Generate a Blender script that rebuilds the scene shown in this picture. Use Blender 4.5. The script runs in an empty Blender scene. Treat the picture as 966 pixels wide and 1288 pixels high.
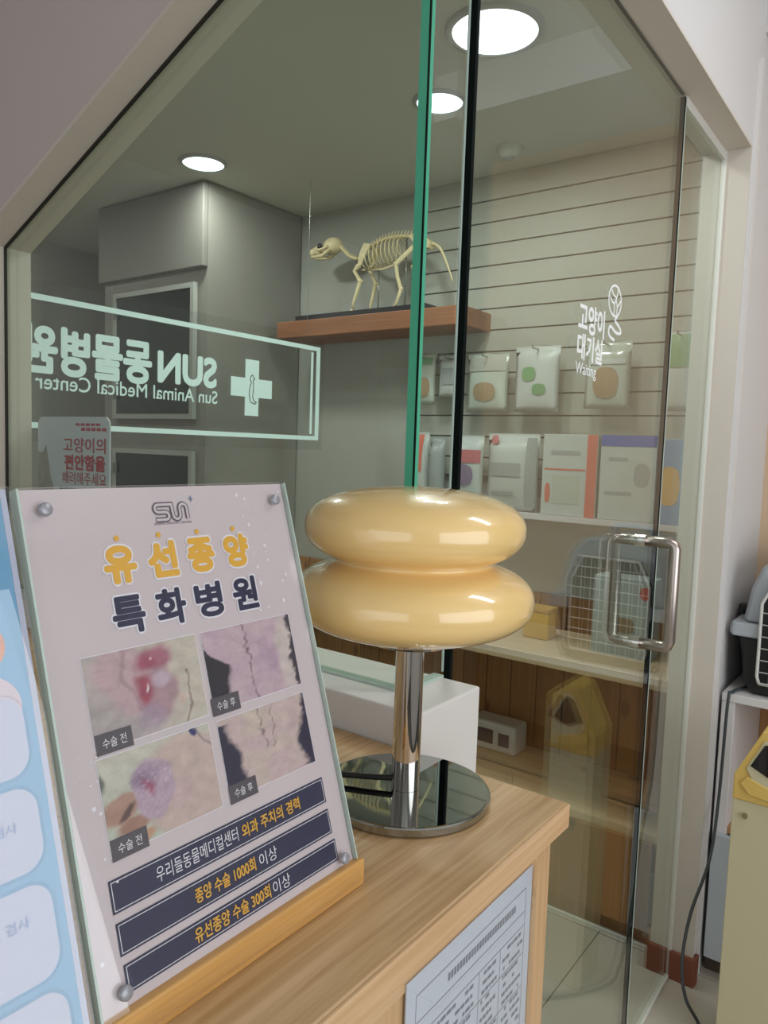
import bpy, bmesh, math, random
from mathutils import Vector, Matrix
random.seed(7)
PI = math.pi
S = bpy.context.scene
COL = S.collection

# ---------------------------------------------------------------- camera
f_px, pitch, roll, yaw = 949.5, .08364, .034355, -.63865
cy, sy = math.cos(yaw), math.sin(yaw)
fw = Vector((sy*math.cos(pitch), cy*math.cos(pitch), -math.sin(pitch)))
r0 = Vector((cy, -sy, 0)); u0 = r0.cross(fw)
rt = r0*math.cos(roll) + u0*math.sin(roll); up = -r0*math.sin(roll) + u0*math.cos(roll)
cam = bpy.data.cameras.new('camera'); co = bpy.data.objects.new('camera', cam); COL.objects.link(co)
CM = Matrix((rt, up, -fw)).transposed().to_4x4(); CM.translation = (0, 0, 1.53)
co.matrix_world = CM
cam.sensor_fit = 'HORIZONTAL'; cam.sensor_width = 36.0; cam.lens = f_px/966*36.0
cam.clip_start = .02
S.camera = co

# ---------------------------------------------------------------- light
w = bpy.data.worlds.new('world'); S.world = w; w.use_nodes = True
w.node_tree.nodes['Background'].inputs[0].default_value = (.72, .84, 1, 1)
w.node_tree.nodes['Background'].inputs[1].default_value = 1.0
S.view_settings.view_transform = 'Standard'; S.view_settings.look = 'None'
S.view_settings.exposure = -0.15; S.view_settings.gamma = 1
S.cycles.transparent_max_bounces = 32
S.cycles.max_bounces = 10
S.cycles.sample_clamp_indirect = 4

def area(name, loc, target, sx, sy_, power, color):
    l = bpy.data.lights.new(name, 'AREA'); l.shape = 'RECTANGLE'; l.size = sx; l.size_y = sy_
    l.energy = power; l.color = color
    o = bpy.data.objects.new(name, l); COL.objects.link(o); o.location = loc
    o.rotation_euler = (Vector(target)-Vector(loc)).to_track_quat('-Z', 'Y').to_euler()
    return o
# daylight through the glazed street side on the right and the glazing behind the camera
area('window_daylight', (2.55, .3, 1.65), (0, .3, 1.5), 3.0, 2.0, 50, (.97, .985, 1))
area('window_daylight', (.2, -2.5, 1.6), (.2, 0, 1.5), 2.6, 1.8, 18, (.98, .97, .97))
area('alcove_fill_light', (.55, 1.6, 2.82), (.3, 2.1, 0), 1.1, .3, 15, (.97, .98, 1))  # unseen light added to brighten the alcove and its reflection

# ---------------------------------------------------------------- materials
def hexc(h):
    h = h.lstrip('#'); out = []
    for i in (0, 2, 4):
        c = int(h[i:i+2], 16)/255
        out.append(c/12.92 if c <= .04045 else ((c+.055)/1.055)**2.4)
    return (*out, 1)

def mat(name, color, rough=.5, metal=0, coat=0, spec=.5, var=0, scale=6, bump=0, emit=None, es=0, coat_rough=.05):
    m = bpy.data.materials.new(name); m.use_nodes = True
    nt = m.node_tree; b = nt.nodes['Principled BSDF']
    c = hexc(color) if isinstance(color, str) else (*color[:3], 1)
    b.inputs['Base Color'].default_value = c
    b.inputs['Roughness'].default_value = rough; b.inputs['Metallic'].default_value = metal
    b.inputs['Coat Weight'].default_value = coat; b.inputs['Coat Roughness'].default_value = coat_rough
    b.inputs['Specular IOR Level'].default_value = spec
    if emit:
        b.inputs['Emission Color'].default_value = hexc(emit); b.inputs['Emission Strength'].default_value = es
    if var or bump:
        tc = nt.nodes.new('ShaderNodeTexCoord'); n = nt.nodes.new('ShaderNodeTexNoise')
        n.inputs['Scale'].default_value = scale; n.inputs['Detail'].default_value = 5
        nt.links.new(tc.outputs['Object'], n.inputs['Vector'])
        if var:
            mx = nt.nodes.new('ShaderNodeMix'); mx.data_type = 'RGBA'
            mx.inputs[6].default_value = tuple(x*(1-var) for x in c[:3])+(1,)
            mx.inputs[7].default_value = tuple(min(1, x*(1+var)) for x in c[:3])+(1,)
            nt.links.new(n.outputs[0], mx.inputs[0]); nt.links.new(mx.outputs[2], b.inputs['Base Color'])
        if bump:
            bp = nt.nodes.new('ShaderNodeBump'); bp.inputs['Strength'].default_value = bump; bp.inputs['Distance'].default_value = .002
            nt.links.new(n.outputs[0], bp.inputs['Height']); nt.links.new(bp.outputs[0], b.inputs['Normal'])
    return m

def wood(name, light, dark, axis=1, rough=.45, scale=(90, 3), knots=0, rnd=0, coat=0):
    """fine straight grain along `axis` (object space)"""
    m = bpy.data.materials.new(name); m.use_nodes = True
    nt = m.node_tree; N = nt.nodes.new; L = nt.links.new; b = nt.nodes['Principled BSDF']
    b.inputs['Roughness'].default_value = rough; b.inputs['Coat Weight'].default_value = coat
    tc = N('ShaderNodeTexCoord'); mp = N('ShaderNodeMapping')
    sc = [scale[0]]*3; sc[axis] = scale[1]; mp.inputs['Scale'].default_value = sc
    L(tc.outputs['Object'], mp.inputs['Vector'])
    n1 = N('ShaderNodeTexNoise'); n1.inputs['Scale'].default_value = 1; n1.inputs['Detail'].default_value = 6; n1.inputs['Distortion'].default_value = .6
    L(mp.outputs[0], n1.inputs['Vector'])
    mp2 = N('ShaderNodeMapping'); sc2 = [scale[0]*.18]*3; sc2[axis] = scale[1]*.25; mp2.inputs['Scale'].default_value = sc2
    L(tc.outputs['Object'], mp2.inputs['Vector'])
    n2 = N('ShaderNodeTexNoise'); n2.inputs['Scale'].default_value = 1; n2.inputs['Detail'].default_value = 3
    L(mp2.outputs[0], n2.inputs['Vector'])
    ad = N('ShaderNodeMath'); ad.operation = 'MULTIPLY_ADD'; ad.inputs[1].default_value = .6
    L(n1.outputs[0], ad.inputs[0])
    s2 = N('ShaderNodeMath'); s2.operation = 'MULTIPLY'; s2.inputs[1].default_value = .4; L(n2.outputs[0], s2.inputs[0]); L(s2.outputs[0], ad.inputs[2])
    cr = N('ShaderNodeValToRGB'); cr.color_ramp.elements[0].position = .34; cr.color_ramp.elements[1].position = .62
    cr.color_ramp.elements[0].color = hexc(dark); cr.color_ramp.elements[1].color = hexc(light)
    L(ad.outputs[0], cr.inputs[0]); out = cr.outputs[0]
    if knots:
        mp3 = N('ShaderNodeMapping'); s3 = [7]*3; s3[axis] = 3.2; mp3.inputs['Scale'].default_value = s3
        L(tc.outputs['Object'], mp3.inputs['Vector'])
        v = N('ShaderNodeTexVoronoi'); v.inputs['Scale'].default_value = 1; L(mp3.outputs[0], v.inputs['Vector'])
        r2 = N('ShaderNodeValToRGB'); r2.color_ramp.elements[0].position = .07; r2.color_ramp.elements[1].position = .15
        oi3 = N('ShaderNodeObjectInfo'); sc3 = N('ShaderNodeVectorMath'); sc3.operation = 'SCALE'; sc3.inputs[0].default_value = (31, 0, 17); L(oi3.outputs['Random'], sc3.inputs['Scale']); L(sc3.outputs[0], mp3.inputs['Location'])
        L(v.outputs['Distance'], r2.inputs[0])
        mx = N('ShaderNodeMix'); mx.data_type = 'RGBA'; mx.inputs[6].default_value = hexc('#5a3414'); L(r2.outputs[0], mx.inputs[0]); L(out, mx.inputs[7]); out = mx.outputs[2]
    if rnd:
        oi = N('ShaderNodeObjectInfo'); mr = N('ShaderNodeMapRange'); mr.inputs[3].default_value = 1-rnd; mr.inputs[4].default_value = 1+rnd
        L(oi.outputs['Random'], mr.inputs[0]); vm = N('ShaderNodeVectorMath'); vm.operation = 'SCALE'; L(out, vm.inputs[0]); L(mr.outputs[0], vm.inputs['Scale']); out = vm.outputs[0]
    L(out, b.inputs['Base Color'])
    bp = N('ShaderNodeBump'); bp.inputs['Strength'].default_value = .25; bp.inputs['Distance'].default_value = .0006
    L(n1.outputs[0], bp.inputs['Height']); L(bp.outputs[0], b.inputs['Normal'])
    return m

def clear(name, tint, ior=1.5, rough=0.0):
    m = bpy.data.materials.new(name); m.use_nodes = True
    nt = m.node_tree; nt.nodes.clear(); N = nt.nodes.new; L = nt.links.new
    o = N('ShaderNodeOutputMaterial'); mx = N('ShaderNodeMixShader'); t = N('ShaderNodeBsdfTransparent'); g = N('ShaderNodeBsdfGlossy')
    t.inputs[0].default_value = (*tint, 1); g.inputs['Roughness'].default_value = rough; g.inputs[0].default_value = (1, 1, 1, 1)
    ge = N('ShaderNodeNewGeometry'); ma = N('ShaderNodeMath'); ma.operation = 'MULTIPLY_ADD'
    ma.inputs[1].default_value = 1/ior-ior; ma.inputs[2].default_value = ior
    L(ge.outputs['Backfacing'], ma.inputs[0])
    fr = N('ShaderNodeFresnel'); L(ma.outputs[0], fr.inputs['IOR']); L(fr.outputs[0], mx.inputs[0])
    L(t.outputs[0], mx.inputs[1]); L(g.outputs[0], mx.inputs[2]); L(mx.outputs[0], o.inputs[0])
    return m

def vcol(name, rough=.5):
    m = bpy.data.materials.new(name); m.use_nodes = True; nt = m.node_tree
    a = nt.nodes.new('ShaderNodeAttribute'); a.attribute_name = 'print'
    nt.links.new(a.outputs['Color'], nt.nodes['Principled BSDF'].inputs['Base Color'])
    nt.nodes['Principled BSDF'].inputs['Roughness'].default_value = rough
    return m

M = dict(
 wall_grey=mat('painted wall grey', '#c4b6b0', .75, var=.02), wall_white=mat('painted wall white', '#cfccca', .7, var=.02),
 frame=mat('painted frame', '#cbc2b5', .55, var=.015), wall_beige=mat('beige wall', '#cdb294', .75, var=.03),
 sill=mat('sill paint', '#d6d2cc', .55, var=.02), ceil=mat('ceiling paint', '#dcdad6', .8), ceil_in=mat('cat room ceiling', '#c9cabc', .8, var=.02),
 cat_wall=mat('cat room wall', '#aeaea4', .75, var=.03), cat_wall2=mat('cat room warm wall', '#9f9b8e', .75, var=.03),
 tile=mat('floor tile', '#b3ab9c', .3, var=.05, scale=9), grout=mat('grout', '#4c4a43', .9),
 base=mat('reddish baseboard', '#7d4530', .5, var=.1, scale=20),
 glass=clear('pane glass', (.90, .94, .905)), acrylic=clear('acrylic', (.985, .985, .985), 1.49), thin=clear('thin clear', (.97, .98, .97), 1.45),
 edge_green=mat('green glass edge', '#4fae8c', .15, emit=None), edge_dark=mat('dark glass edge', '#08110f', .7, spec=.1), edge_pale=mat('pale glass edge', '#b7c8bd', .2),
 seal=mat('dark seal', '#16170f', .6), silicone=mat('white silicone', '#dcdad2', .5),
 steel=mat('brushed steel', '#b9aea6', .3, 1), chrome=mat('chrome', '#e3e0dc', .04, 1), 
 shade=mat('cream glass shade', '#efcb86', .3, coat=1, coat_rough=.02),
 oak=wood('oak laminate', '#ceae83', '#a98556', 1, .42, (150, 5)), oak_edge=wood('oak edge', '#d6b288', '#bf9668', 1, .45, (120, 5)),
 oak_v=wood('oak upright', '#d2ae84', '#bb9265', 2, .45, (120, 5)), beech=wood('beech base', '#cf9f5c', '#bd8b49', 1, .5, (160, 8)),
 pine=wood('knotty pine', '#a97a45', '#8b5f31', 2, .5, (60, 2), knots=1, rnd=.18), pine_rail=wood('pale pine rail', '#d9c3a0', '#c4a67d', 0, .5, (60, 2)),
 shelf=wood('brown shelf board', '#9c6842', '#7d4c2e', 0, .5, (60, 2)), cubby=wood('cubby wood', '#b98a5a', '#9c7044', 2, .5, (60, 2), knots=1),
 white=mat('white laminate', '#d8d5d2', .4), grey_door=mat('grey cabinet door', '#b4bcc0', .4), kick=mat('dark toe kick', '#4b3c34', .6),
 slat=mat('slat board', '#a9ab9e', .5, var=.03), groove=mat('slat groove', '#3f423b', .7),
 cab=mat('cabinet taupe', '#8c897f', .6, var=.03), cab2=mat('cabinet taupe panel', '#7e7b72', .6, var=.03), cabframe=mat('cage frame', '#a9aaa2', .4), darkglass=mat('dark cage glass', '#17201f', .12, coat=.5),
 black=mat('black plastic', '#17181a', .4, var=.1), cable=mat('cable grey', '#3c4243', .5), blackcable=mat('black cable', '#0c0c0d', .4),
 carrier_top=mat('carrier light grey', '#aab0b4', .45, var=.04), wire=mat('white wire', '#d7d6d0', .4),
 yellow=mat('yellow cream plastic', '#dcb863', .45), cream=mat('cream steel cabinet', '#c9bf9c', .5), brass=mat('screw', '#cfc6a8', .25, 1), screen=mat('black panel', '#0b0c12', .12, coat=.6),
 bone=mat('bone', '#e3d3a4', .6, var=.12, scale=60), board=mat('black board', '#1b1a1a', .4),
 lit=mat('lamp diffuser', '#ffffff', .5, emit='#f2fbff', es=4), lit_small=mat('lamp diffuser cool', '#ffffff', .5, emit='#dff4ff', es=4),
 ring=mat('lamp ring', '#a9a9a3', .35), sign=mat('reflected sign glow', '#cfe4df', .5, emit='#b4cdc6', es=.35), film=clear('sign panel', (.93, .94, .93), 1.3),  # sign: glow put into the reflected lettering so it reads bright
 sheet=mat('poster sheet', '#cdc0c1', .6, var=.04, scale=9), navy=mat('print navy', '#212244', .5), gold=mat('print gold', '#e3ad3a', .5), pwhite=mat('print white', '#e9e6ea', .5),
 plabel=mat('print label', '#504a50', .5), pgrey=mat('print grey', '#5d5560', .5), blue=mat('poster blue', '#6aa0c2', .5, var=.06, scale=8), pbox=mat('poster panel', '#b4b8ca', .5), pblue=mat('print blue', '#8fa0c6', .5), dots=mat('print dots', '#5b7f9c', .5),
 paper=mat('paper', '#cdd5e0', .6, var=.03), ink=mat('ink', '#6e7585', .6), pic=vcol('photo print'), drop=mat('print droplet', '#e6e1e6', .4), star=mat('print star', '#63799a', .5),
 red=mat('print red', '#b5303f', .5), tabby=mat('print tabby', '#9c938a', .6, var=.4, scale=60), cardw=mat('card', '#c9cbd2', .5),
 decal=mat('white vinyl', '#eef0ee', .5), clearplastic=mat('pouch film', '#b4bcae', .2, coat=.4, var=.06, scale=25), hook=mat('hook', '#8d918a', .3, .8),
 p_white=mat('bag white', '#bcc2bb', .4, var=.04, scale=20), p_orange=mat('bag orange', '#cf6a55', .4), p_red=mat('bag red', '#bb6668', .4), p_blue=mat('bag blue', '#3859a8', .4), p_lblue=mat('bag light blue', '#5d8ab0', .4),
 p_green=mat('bag green', '#6a9a68', .4), p_brown=mat('bag brown', '#9c8463', .5, var=.22, scale=70), p_grey=mat('bag print grey', '#9aa09c', .5), p_purple=mat('bag purple', '#86728a', .4), p_amber=mat('bag amber', '#c79a45', .5), p_silver=mat('bag side silver', '#9aa19d', .3),
 mirror=mat('dark chrome', '#a9adab', .03, 1), screwgrey=mat('grey standoff', '#9b9ba0', .35, .3), yellowbox=mat('yellow tin', '#d0a52a', .4),
)

# ---------------------------------------------------------------- helpers
def bm_new(): return bmesh.new()
def link(name, bm, m, parent=None, smooth=False, bevel=0, T=None):
    if T is not None: bm.transform(T)
    bmesh.ops.recalc_face_normals(bm, faces=bm.faces)
    me = bpy.data.meshes.new(name); bm.to_mesh(me); bm.free()
    return link_mesh(name, me, m, parent, smooth, bevel)
def link_mesh(name, me, m, parent=None, smooth=False, bevel=0):
    me.materials.clear(); me.materials.append(m)
    if smooth:
        for p in me.polygons: p.use_smooth = True
    o = bpy.data.objects.new(name, me); COL.objects.link(o)
    if parent: o.parent = parent
    if bevel:
        b = o.modifiers.new('bevel', 'BEVEL'); b.width = bevel; b.segments = 2; b.limit_method = 'ANGLE'; b.angle_limit = .6
    return o
def box(bm, x0, x1, y0, y1, z0, z1):
    v = [bm.verts.new((x, y, z)) for x in (x0, x1) for y in (y0, y1) for z in (z0, z1)]
    for q in ((0,1,3,2),(4,6,7,5),(0,4,5,1),(2,3,7,6),(0,2,6,4),(1,5,7,3)): bm.faces.new([v[i] for i in q])
def bx(*a):
    bm = bm_new(); box(bm, *a); return bm
def prism(bm, pts, a, b, T=lambda x, y, z: (x, y, z)):
    """polygon pts (p,q) extruded from a to b along third coordinate"""
    A = [bm.verts.new(T(p, q, a)) for p, q in pts]; B = [bm.verts.new(T(p, q, b)) for p, q in pts]
    bm.faces.new(A); bm.faces.new(list(reversed(B)))
    n = len(pts)
    for i in range(n): bm.faces.new((A[i], B[i], B[(i+1) % n], A[(i+1) % n]))
def lathe(bm, prof, n=64, c=(0, 0), closed=False):
    rings = []
    for r, z in prof:
        if r < 1e-6: rings.append([bm.verts.new((c[0], c[1], z))])
        else: rings.append([bm.verts.new((c[0]+r*math.cos(2*PI*i/n), c[1]+r*math.sin(2*PI*i/n), z)) for i in range(n)])
    for a, b in zip(rings, rings[1:]):
        for i in range(n):
            j = (i+1) % n
            q = [a[i % len(a)], a[j % len(a)], b[j % len(b)], b[i % len(b)]]
            u = []
            for v in q:
                if v not in u: u.append(v)
            if len(u) > 2: bm.faces.new(u)
def tube(bm, pts, r, n=10, cap=True):
    pts = [Vector(p) for p in pts]; rings = []; prev = None
    rr = r if isinstance(r, (list, tuple)) else [r]*len(pts)
    for i, p in enumerate(pts):
        d = (pts[min(i+1, len(pts)-1)]-pts[max(i-1, 0)]).normalized()
        if prev is None:
            a = Vector((0, 0, 1)) if abs(d.z) < .9 else Vector((1, 0, 0)); s = d.cross(a).normalized()
        else:
            s = (prev-d*prev.dot(d)).normalized()
        prev = s; t = d.cross(s)
        rings.append([bm.verts.new(p+(s*math.cos(2*PI*k/n)+t*math.sin(2*PI*k/n))*rr[i]) for k in range(n)])
    for a, b in zip(rings, rings[1:]):
        for k in range(n): bm.faces.new((a[k], a[(k+1) % n], b[(k+1) % n], b[k]))
    if cap: bm.faces.new(rings[0][::-1]); bm.faces.new(rings[-1])
def ball(bm, c, rx, ry, rz, sub=2, R=None):
    T = Matrix.Translation(c) @ (R.to_4x4() if R else Matrix()) @ Matrix.Diagonal((rx, ry, rz, 1))
    bmesh.ops.create_icosphere(bm, subdivisions=sub, radius=1, matrix=T)
def spline(pts, k=8):
    P = [Vector(p) for p in pts]; P = [P[0]*2-P[1]]+P+[P[-1]*2-P[-2]]; out = []
    for i in range(1, len(P)-2):
        for j in range(k):
            t = j/k; a, b, c, d = P[i-1], P[i], P[i+1], P[i+2]
            out.append(.5*((2*b)+(c-a)*t+(2*a-5*b+4*c-d)*t*t+(3*b-a-3*c+d)*t**3))
    out.append(P[-2]); return out
def rrect(w, h, r, n=6):
    pts = []
    for cx, cy_, a0 in ((w/2-r, h/2-r, 0), (-w/2+r, h/2-r, PI/2), (-w/2+r, -h/2+r, PI), (w/2-r, -h/2+r, 1.5*PI)):
        for i in range(n+1): pts.append((cx+r*math.cos(a0+PI/2*i/n), cy_+r*math.sin(a0+PI/2*i/n)))
    return pts
def ngon(bm, pts, z=0): bm.faces.new([bm.verts.new((x, y, z)) for x, y in pts])
def thing(name, label, cat, loc=(0, 0, 0), group=None):
    o = bpy.data.objects.new(name, None); COL.objects.link(o); o.location = loc; o.empty_display_size = .05
    return tag(o, label, cat, group)
def tag(o, label, cat=None, group=None):
    o['label'] = label
    if cat: o['category'] = cat
    if group: o['group'] = group
    return o
def struct(o): o['kind'] = 'structure'; return o
def text_mesh(txt, w, h, bold=0, ital=False):
    """flat text mesh fitted to w x h, centred on the origin"""
    c = bpy.data.curves.new('lettering', 'FONT'); c.body = txt; c.resolution_u = 4
    t = bpy.data.objects.new('lettering', c); COL.objects.link(t)
    dg = bpy.context.evaluated_depsgraph_get(); me = bpy.data.meshes.new_from_object(t.evaluated_get(dg))
    bpy.data.objects.remove(t); bpy.data.curves.remove(c)
    xs = [v.co.x for v in me.vertices]; ys = [v.co.y for v in me.vertices]
    x0, x1, y0, y1 = min(xs), max(xs), min(ys), max(ys)
    r = bold*h; w -= 2*r; h -= 2*r
    for v in me.vertices:
        v.co.x = (v.co.x-(x0+x1)/2)*w/(x1-x0); v.co.y = (v.co.y-(y0+y1)/2)*h/(y1-y0)
    if bold:          # thicken the strokes: shifted copies of every glyph
        bm = bm_new(); k = 10
        for i in range(k):
            me.transform(Matrix.Translation((r*math.cos(2*PI*i/k), r*math.sin(2*PI*i/k), 1.2e-5*i)))
            bm.from_mesh(me)
            me.transform(Matrix.Translation((-r*math.cos(2*PI*i/k), -r*math.sin(2*PI*i/k), -1.2e-5*i)))
        me.transform(Matrix.Translation((0, 0, 1.4e-4))); bm.from_mesh(me); bm.to_mesh(me); bm.free()
    return me
def frame_matrix(o, xd, yd, s=1.0):
    xd, yd = Vector(xd).normalized(), Vector(yd).normalized(); n = xd.cross(yd)
    m = Matrix((xd*s, yd*s, n*s)).transposed().to_4x4(); m.translation = Vector(o); return m
def letters(txt, T, x, y, w, h, m, parent, bold=0, n=.001, name='lettering'):
    me = text_mesh(txt, w, h, bold); me.transform(T @ Matrix.Translation((x, y, n)))
    return link_mesh(name, me, m, parent)
def flat(pts, T, m, parent, n=.0005, name='print'):
    bm = bm_new(); ngon(bm, pts, n); bm.transform(T)
    me = bpy.data.meshes.new(name); bm.to_mesh(me); bm.free()
    return link_mesh(name, me, m, parent)
def quad(x0, x1, y0, y1): return [(x0, y0), (x1, y0), (x1, y1), (x0, y1)]
def off(pts, dx, dy): return [(x+dx, y+dy) for x, y in pts]

# ================================================================ SETTING
XG, YA = -.552, .80            # glass planes
ZS, ZT = 1.213, 2.37           # sill top, glass top
def on_slope(x): return 1.912+(x+1.574)*.432
# partition on the left: sill, pier and the wall above the sloping head
bm = bm_new()
box(bm, -4.2, -1.5802, .741, .846, 0, 3.0)
link('wall_left', bm, M['wall_grey']); struct(bpy.data.objects['wall_left'])
bm = bm_new()
prism(bm, [(-1.580, 1.912+.0065), (-.486, on_slope(-.486)+.0065), (-.486, 3.0), (-1.580, 3.0)], .741, .846, lambda x, z, y: (x, y, z))
struct(link('wall_left', bm, M['wall_grey']))
bm = bx(-1.574, -.486, .741, .888, 0, ZS)
struct(link('trim_1', bm, M['sill'], bevel=.003)); bpy.data.objects['trim_1']['label'] = 'low white wall whose flat top carries the glass'
# painted lining of the opening (jamb + sloping head)
bm = bm_new(); tk = .006
prism(bm, [(-1.580, ZS), (-1.574, ZS), (-1.574, 1.912), (-.486, on_slope(-.486)), (-.486, on_slope(-.486)+tk), (-1.580, 1.912+tk)], .7395, .848, lambda x, z, y: (x, y, z))
struct(link('trim_2', bm, M['frame']))
# partition on the right: header and pier
bm = bm_new(); box(bm, -.605, -.486, .847, 2.24, ZT-.002, 3.0); struct(link('wall_right', bm, M['wall_white']))
bm = bm_new(); box(bm, -.605, -.486, 2.24, 2.75, 0, 3.0); struct(link('wall_right', bm, M['wall_white']))
bm = bm_new(); box(bm, -.607, -.484, .849, 2.246, ZT-.008, ZT-.002); struct(link('trim_3', bm, M['frame']))
bm = bm_new(); box(bm, -.607, -.484, 2.234, 2.24, 0, ZT-.008); struct(link('trim_4', bm, M['frame']))
bm = bm_new(); box(bm, -.486, -.476, 2.262, 2.275, .0, 2.6); box(bm, -.486, -.480, 2.275, 2.309, 0, 2.6)
struct(link('trim_5', bm, M['white']))
bm = bm_new(); box(bm, -.548, -.476, 2.222, 2.234, 0, .085); box(bm, -.484, -.474, 2.234, 2.262, 0, .085)
struct(link('baseboard_right', bm, M['base'], bevel=.002))
bm = bm_new(); box(bm, -.612, -.556, 2.222, 2.234, 0, .085); struct(link('baseboard_left', bm, M['base'], bevel=.002))
# far wall, our side walls, ceilings
struct(link('wall_back', bx(-4.2, -.605, 2.75, 2.85, 0, 3.0), M['cat_wall']))
struct(link('wall_back', bx(-.486, .46, 2.75, 2.85, 0, 3.0), M['wall_beige']))
struct(link('wall_back', bx(.46, 2.7, 3.3, 3.4, 0, 3.0), M['cat_wall2']))
struct(link('wall_far_left', bx(-4.3, -4.2, .741, 2.85, 0, 3.0), M['cat_wall']))
struct(link('wall_west', bx(-3.3, -3.2, -2.7, .741, 0, 3.0), M['wall_white']))
bm = bm_new(); box(bm, 2.6, 2.7, -2.7, 3.4, 0, .6); box(bm, 2.6, 2.7, -2.7, 3.4, 2.68, 3.0); box(bm, 2.6, 2.7, 1.85, 3.4, .6, 2.68); box(bm, 2.6, 2.7, -2.7, -1.25, .6, 2.68)
struct(link('wall_east', bm, M['wall_white']))
bm = bm_new(); box(bm, -3.3, -1.15, -2.7, -2.6, 0, 3.0); box(bm, 1.55, 2.7, -2.7, -2.6, 0, 3.0); box(bm, -1.15, 1.55, -2.7, -2.6, 0, .65); box(bm, -1.15, 1.55, -2.7, -2.6, 2.55, 3.0)
struct(link('wall_rear', bm, M['wall_white']))
struct(link('ceiling', bx(-3.3, -.605, -2.7, .741, 2.84, 2.9), M['ceil']))
struct(link('ceiling', bx(-.486, 2.7, -2.7, 3.4, 2.84, 2.9), M['ceil']))
struct(link('ceiling', bx(-4.2, -.6051, .847, 2.75, 2.63, 2.7), M['ceil_in']))
struct(link('ceiling', bx(-.6049, -.486, -2.7, .741, 2.84, 2.9), M['ceil']))
bm = bm_new(); box(bm, -.486, .46, 2.31, 2.75, 2.686, 2.84); struct(link('trim_6', bm, M['wall_white']))
# floor: slab with tiles set into it
fl = struct(link('floor', bx(-4.2, 2.7, -2.7, 3.4, -.05, -.004), M['grout']))
tmesh = None
TW = .60
for ix in range(-5, 4):
    for iy in range(-4, 5):
        x0 = -.785+ix*TW; y0 = .5+iy*TW
        if x0 > 2.3 or x0 < -4.2 or y0+TW > 3.4 or y0 < -2.7: continue
        if tmesh is None:
            t = link('tile', bx(0, TW-.004, 0, TW-.004, -.004, 0), M['tile'], fl); tmesh = t.data
        else:
            t = bpy.data.objects.new('tile', tmesh); COL.objects.link(t); t.parent = fl
        t.location = (x0, y0, 0)

# ---------------------------------------------------------------- glazing
def pane_yz(name, x, y0, y1, z0, z1, parent=None, th=.010):
    return link(name, bx(x-th/2, x+th/2, y0, y1, z0, z1), M['glass'], parent)
w1 = bpy.data.objects.new('window_1', None); COL.objects.link(w1); struct(w1); w1['label'] = 'fixed glass pane with sloping head on the low wall'
bm = bm_new()
prism(bm, [(-1.573, ZS+.003), (-.559, ZS+.003), (-.559, on_slope(-.559)-.002), (-1.573, 1.909)], YA-.005, YA+.005, lambda x, z, y: (x, y, z))
link('glass_pane', bm, M['glass'], w1)
bm = bm_new(); box(bm, -.5588, -.5462, YA-.006, YA+.006, ZS+.003, ZT-.012)
tag(link('polished_edge', bm, M['edge_green'], w1), 'bright green polished edge of the glass corner')
bm = bm_new(); box(bm, -.5462, -.5445, YA-.0062, YA-.0035, ZS+.003, ZT-.012)
tag(link('edge_line', bm, M['edge_dark'], w1), 'thin dark line beside the green glass edge')  # dark line set along the green edge
bm = bm_new(); t_ = .006
prism(bm, [(-1.573, ZS), (-1.567, ZS), (-1.567, 1.909), (-.56, on_slope(-.56)-t_), (-.56, on_slope(-.56)), (-1.573, 1.913)], YA-.009, YA-.0052, lambda x, z, y: (x, y, z))
link('seal', bm, M['seal'], w1)
link('seal', bx(-1.56, -.56, YA-.009, YA+.009, ZS, ZS+.003), M['edge_pale'], w1)
w2 = bpy.data.objects.new('window_2', None); COL.objects.link(w2); struct(w2)
pane_yz('glass_pane', XG, YA+.0062, .880, ZS+.003, ZT-.012, w2)
link('bottom_channel', bx(XG-.008, XG+.008, YA+.0062, .886, ZS, ZS+.004), M['edge_pale'], w2)
# glass door
d1 = bpy.data.objects.new('door_1', None); COL.objects.link(d1); struct(d1); d1.location = (XG, .906, .0); d1['label'] = 'frameless glass door with white lettering and a steel pull'
TD = Matrix.Translation((-XG, -.906, 0))
def dl(name, bm, m, **k):
    return link(name, bm, m, d1, T=TD, **k)
dl('glass_pane', bx(XG-.005, XG+.005, .914, 1.836, .018, ZT-.0105), M['glass'])
tag(dl('polished_edge', bx(XG-.005, XG+.0055, .9060, .9132, .018, ZT-.014), M['edge_dark']), 'dark polished hinge edge of the door')
tag(dl('polished_edge', bx(XG-.0055, XG-.0035, .9005, .9042, ZS+.003, ZT-.014), M['edge_pale']), 'pale glass edge along the hinge side')
tag(dl('polished_edge', bx(XG-.005, XG+.005, 1.8362, 1.846, .018, ZT-.014), M['edge_dark']), 'dark closing edge of the door')
# pull handle: a square loop of steel bar through the glass
hy, hz0, hz1, hn, hf = 1.738, 1.103, 1.341, .077, .035
def loop_half(sgn, d):
    bm = bm_new(); r = .0128; c = .013
    pts = [(XG+sgn*.005, hy, hz1), (XG+sgn*(d-c), hy, hz1), (XG+sgn*(d-c*.3), hy, hz1-c*.3), (XG+sgn*d, hy, hz1-c), (XG+sgn*d, hy, hz0+c), (XG+sgn*(d-c*.3), hy, hz0+c*.3), (XG+sgn*(d-c), hy, hz0), (XG+sgn*.005, hy, hz0)]
    tube(bm, pts, r, 16); return bm
h1 = dl('handle', loop_half(1, hn), M['steel'], smooth=True); h2 = dl('handle', loop_half(-1, hf+.02), M['steel'], smooth=True)
for z in (hz0, hz1):
    bm = bm_new(); tube(bm, [(XG-.012, hy, z), (XG+.012, hy, z)], .0145, 18)
    bm.transform(TD); link('collar', bm, M['chrome'], h1, smooth=False)
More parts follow.
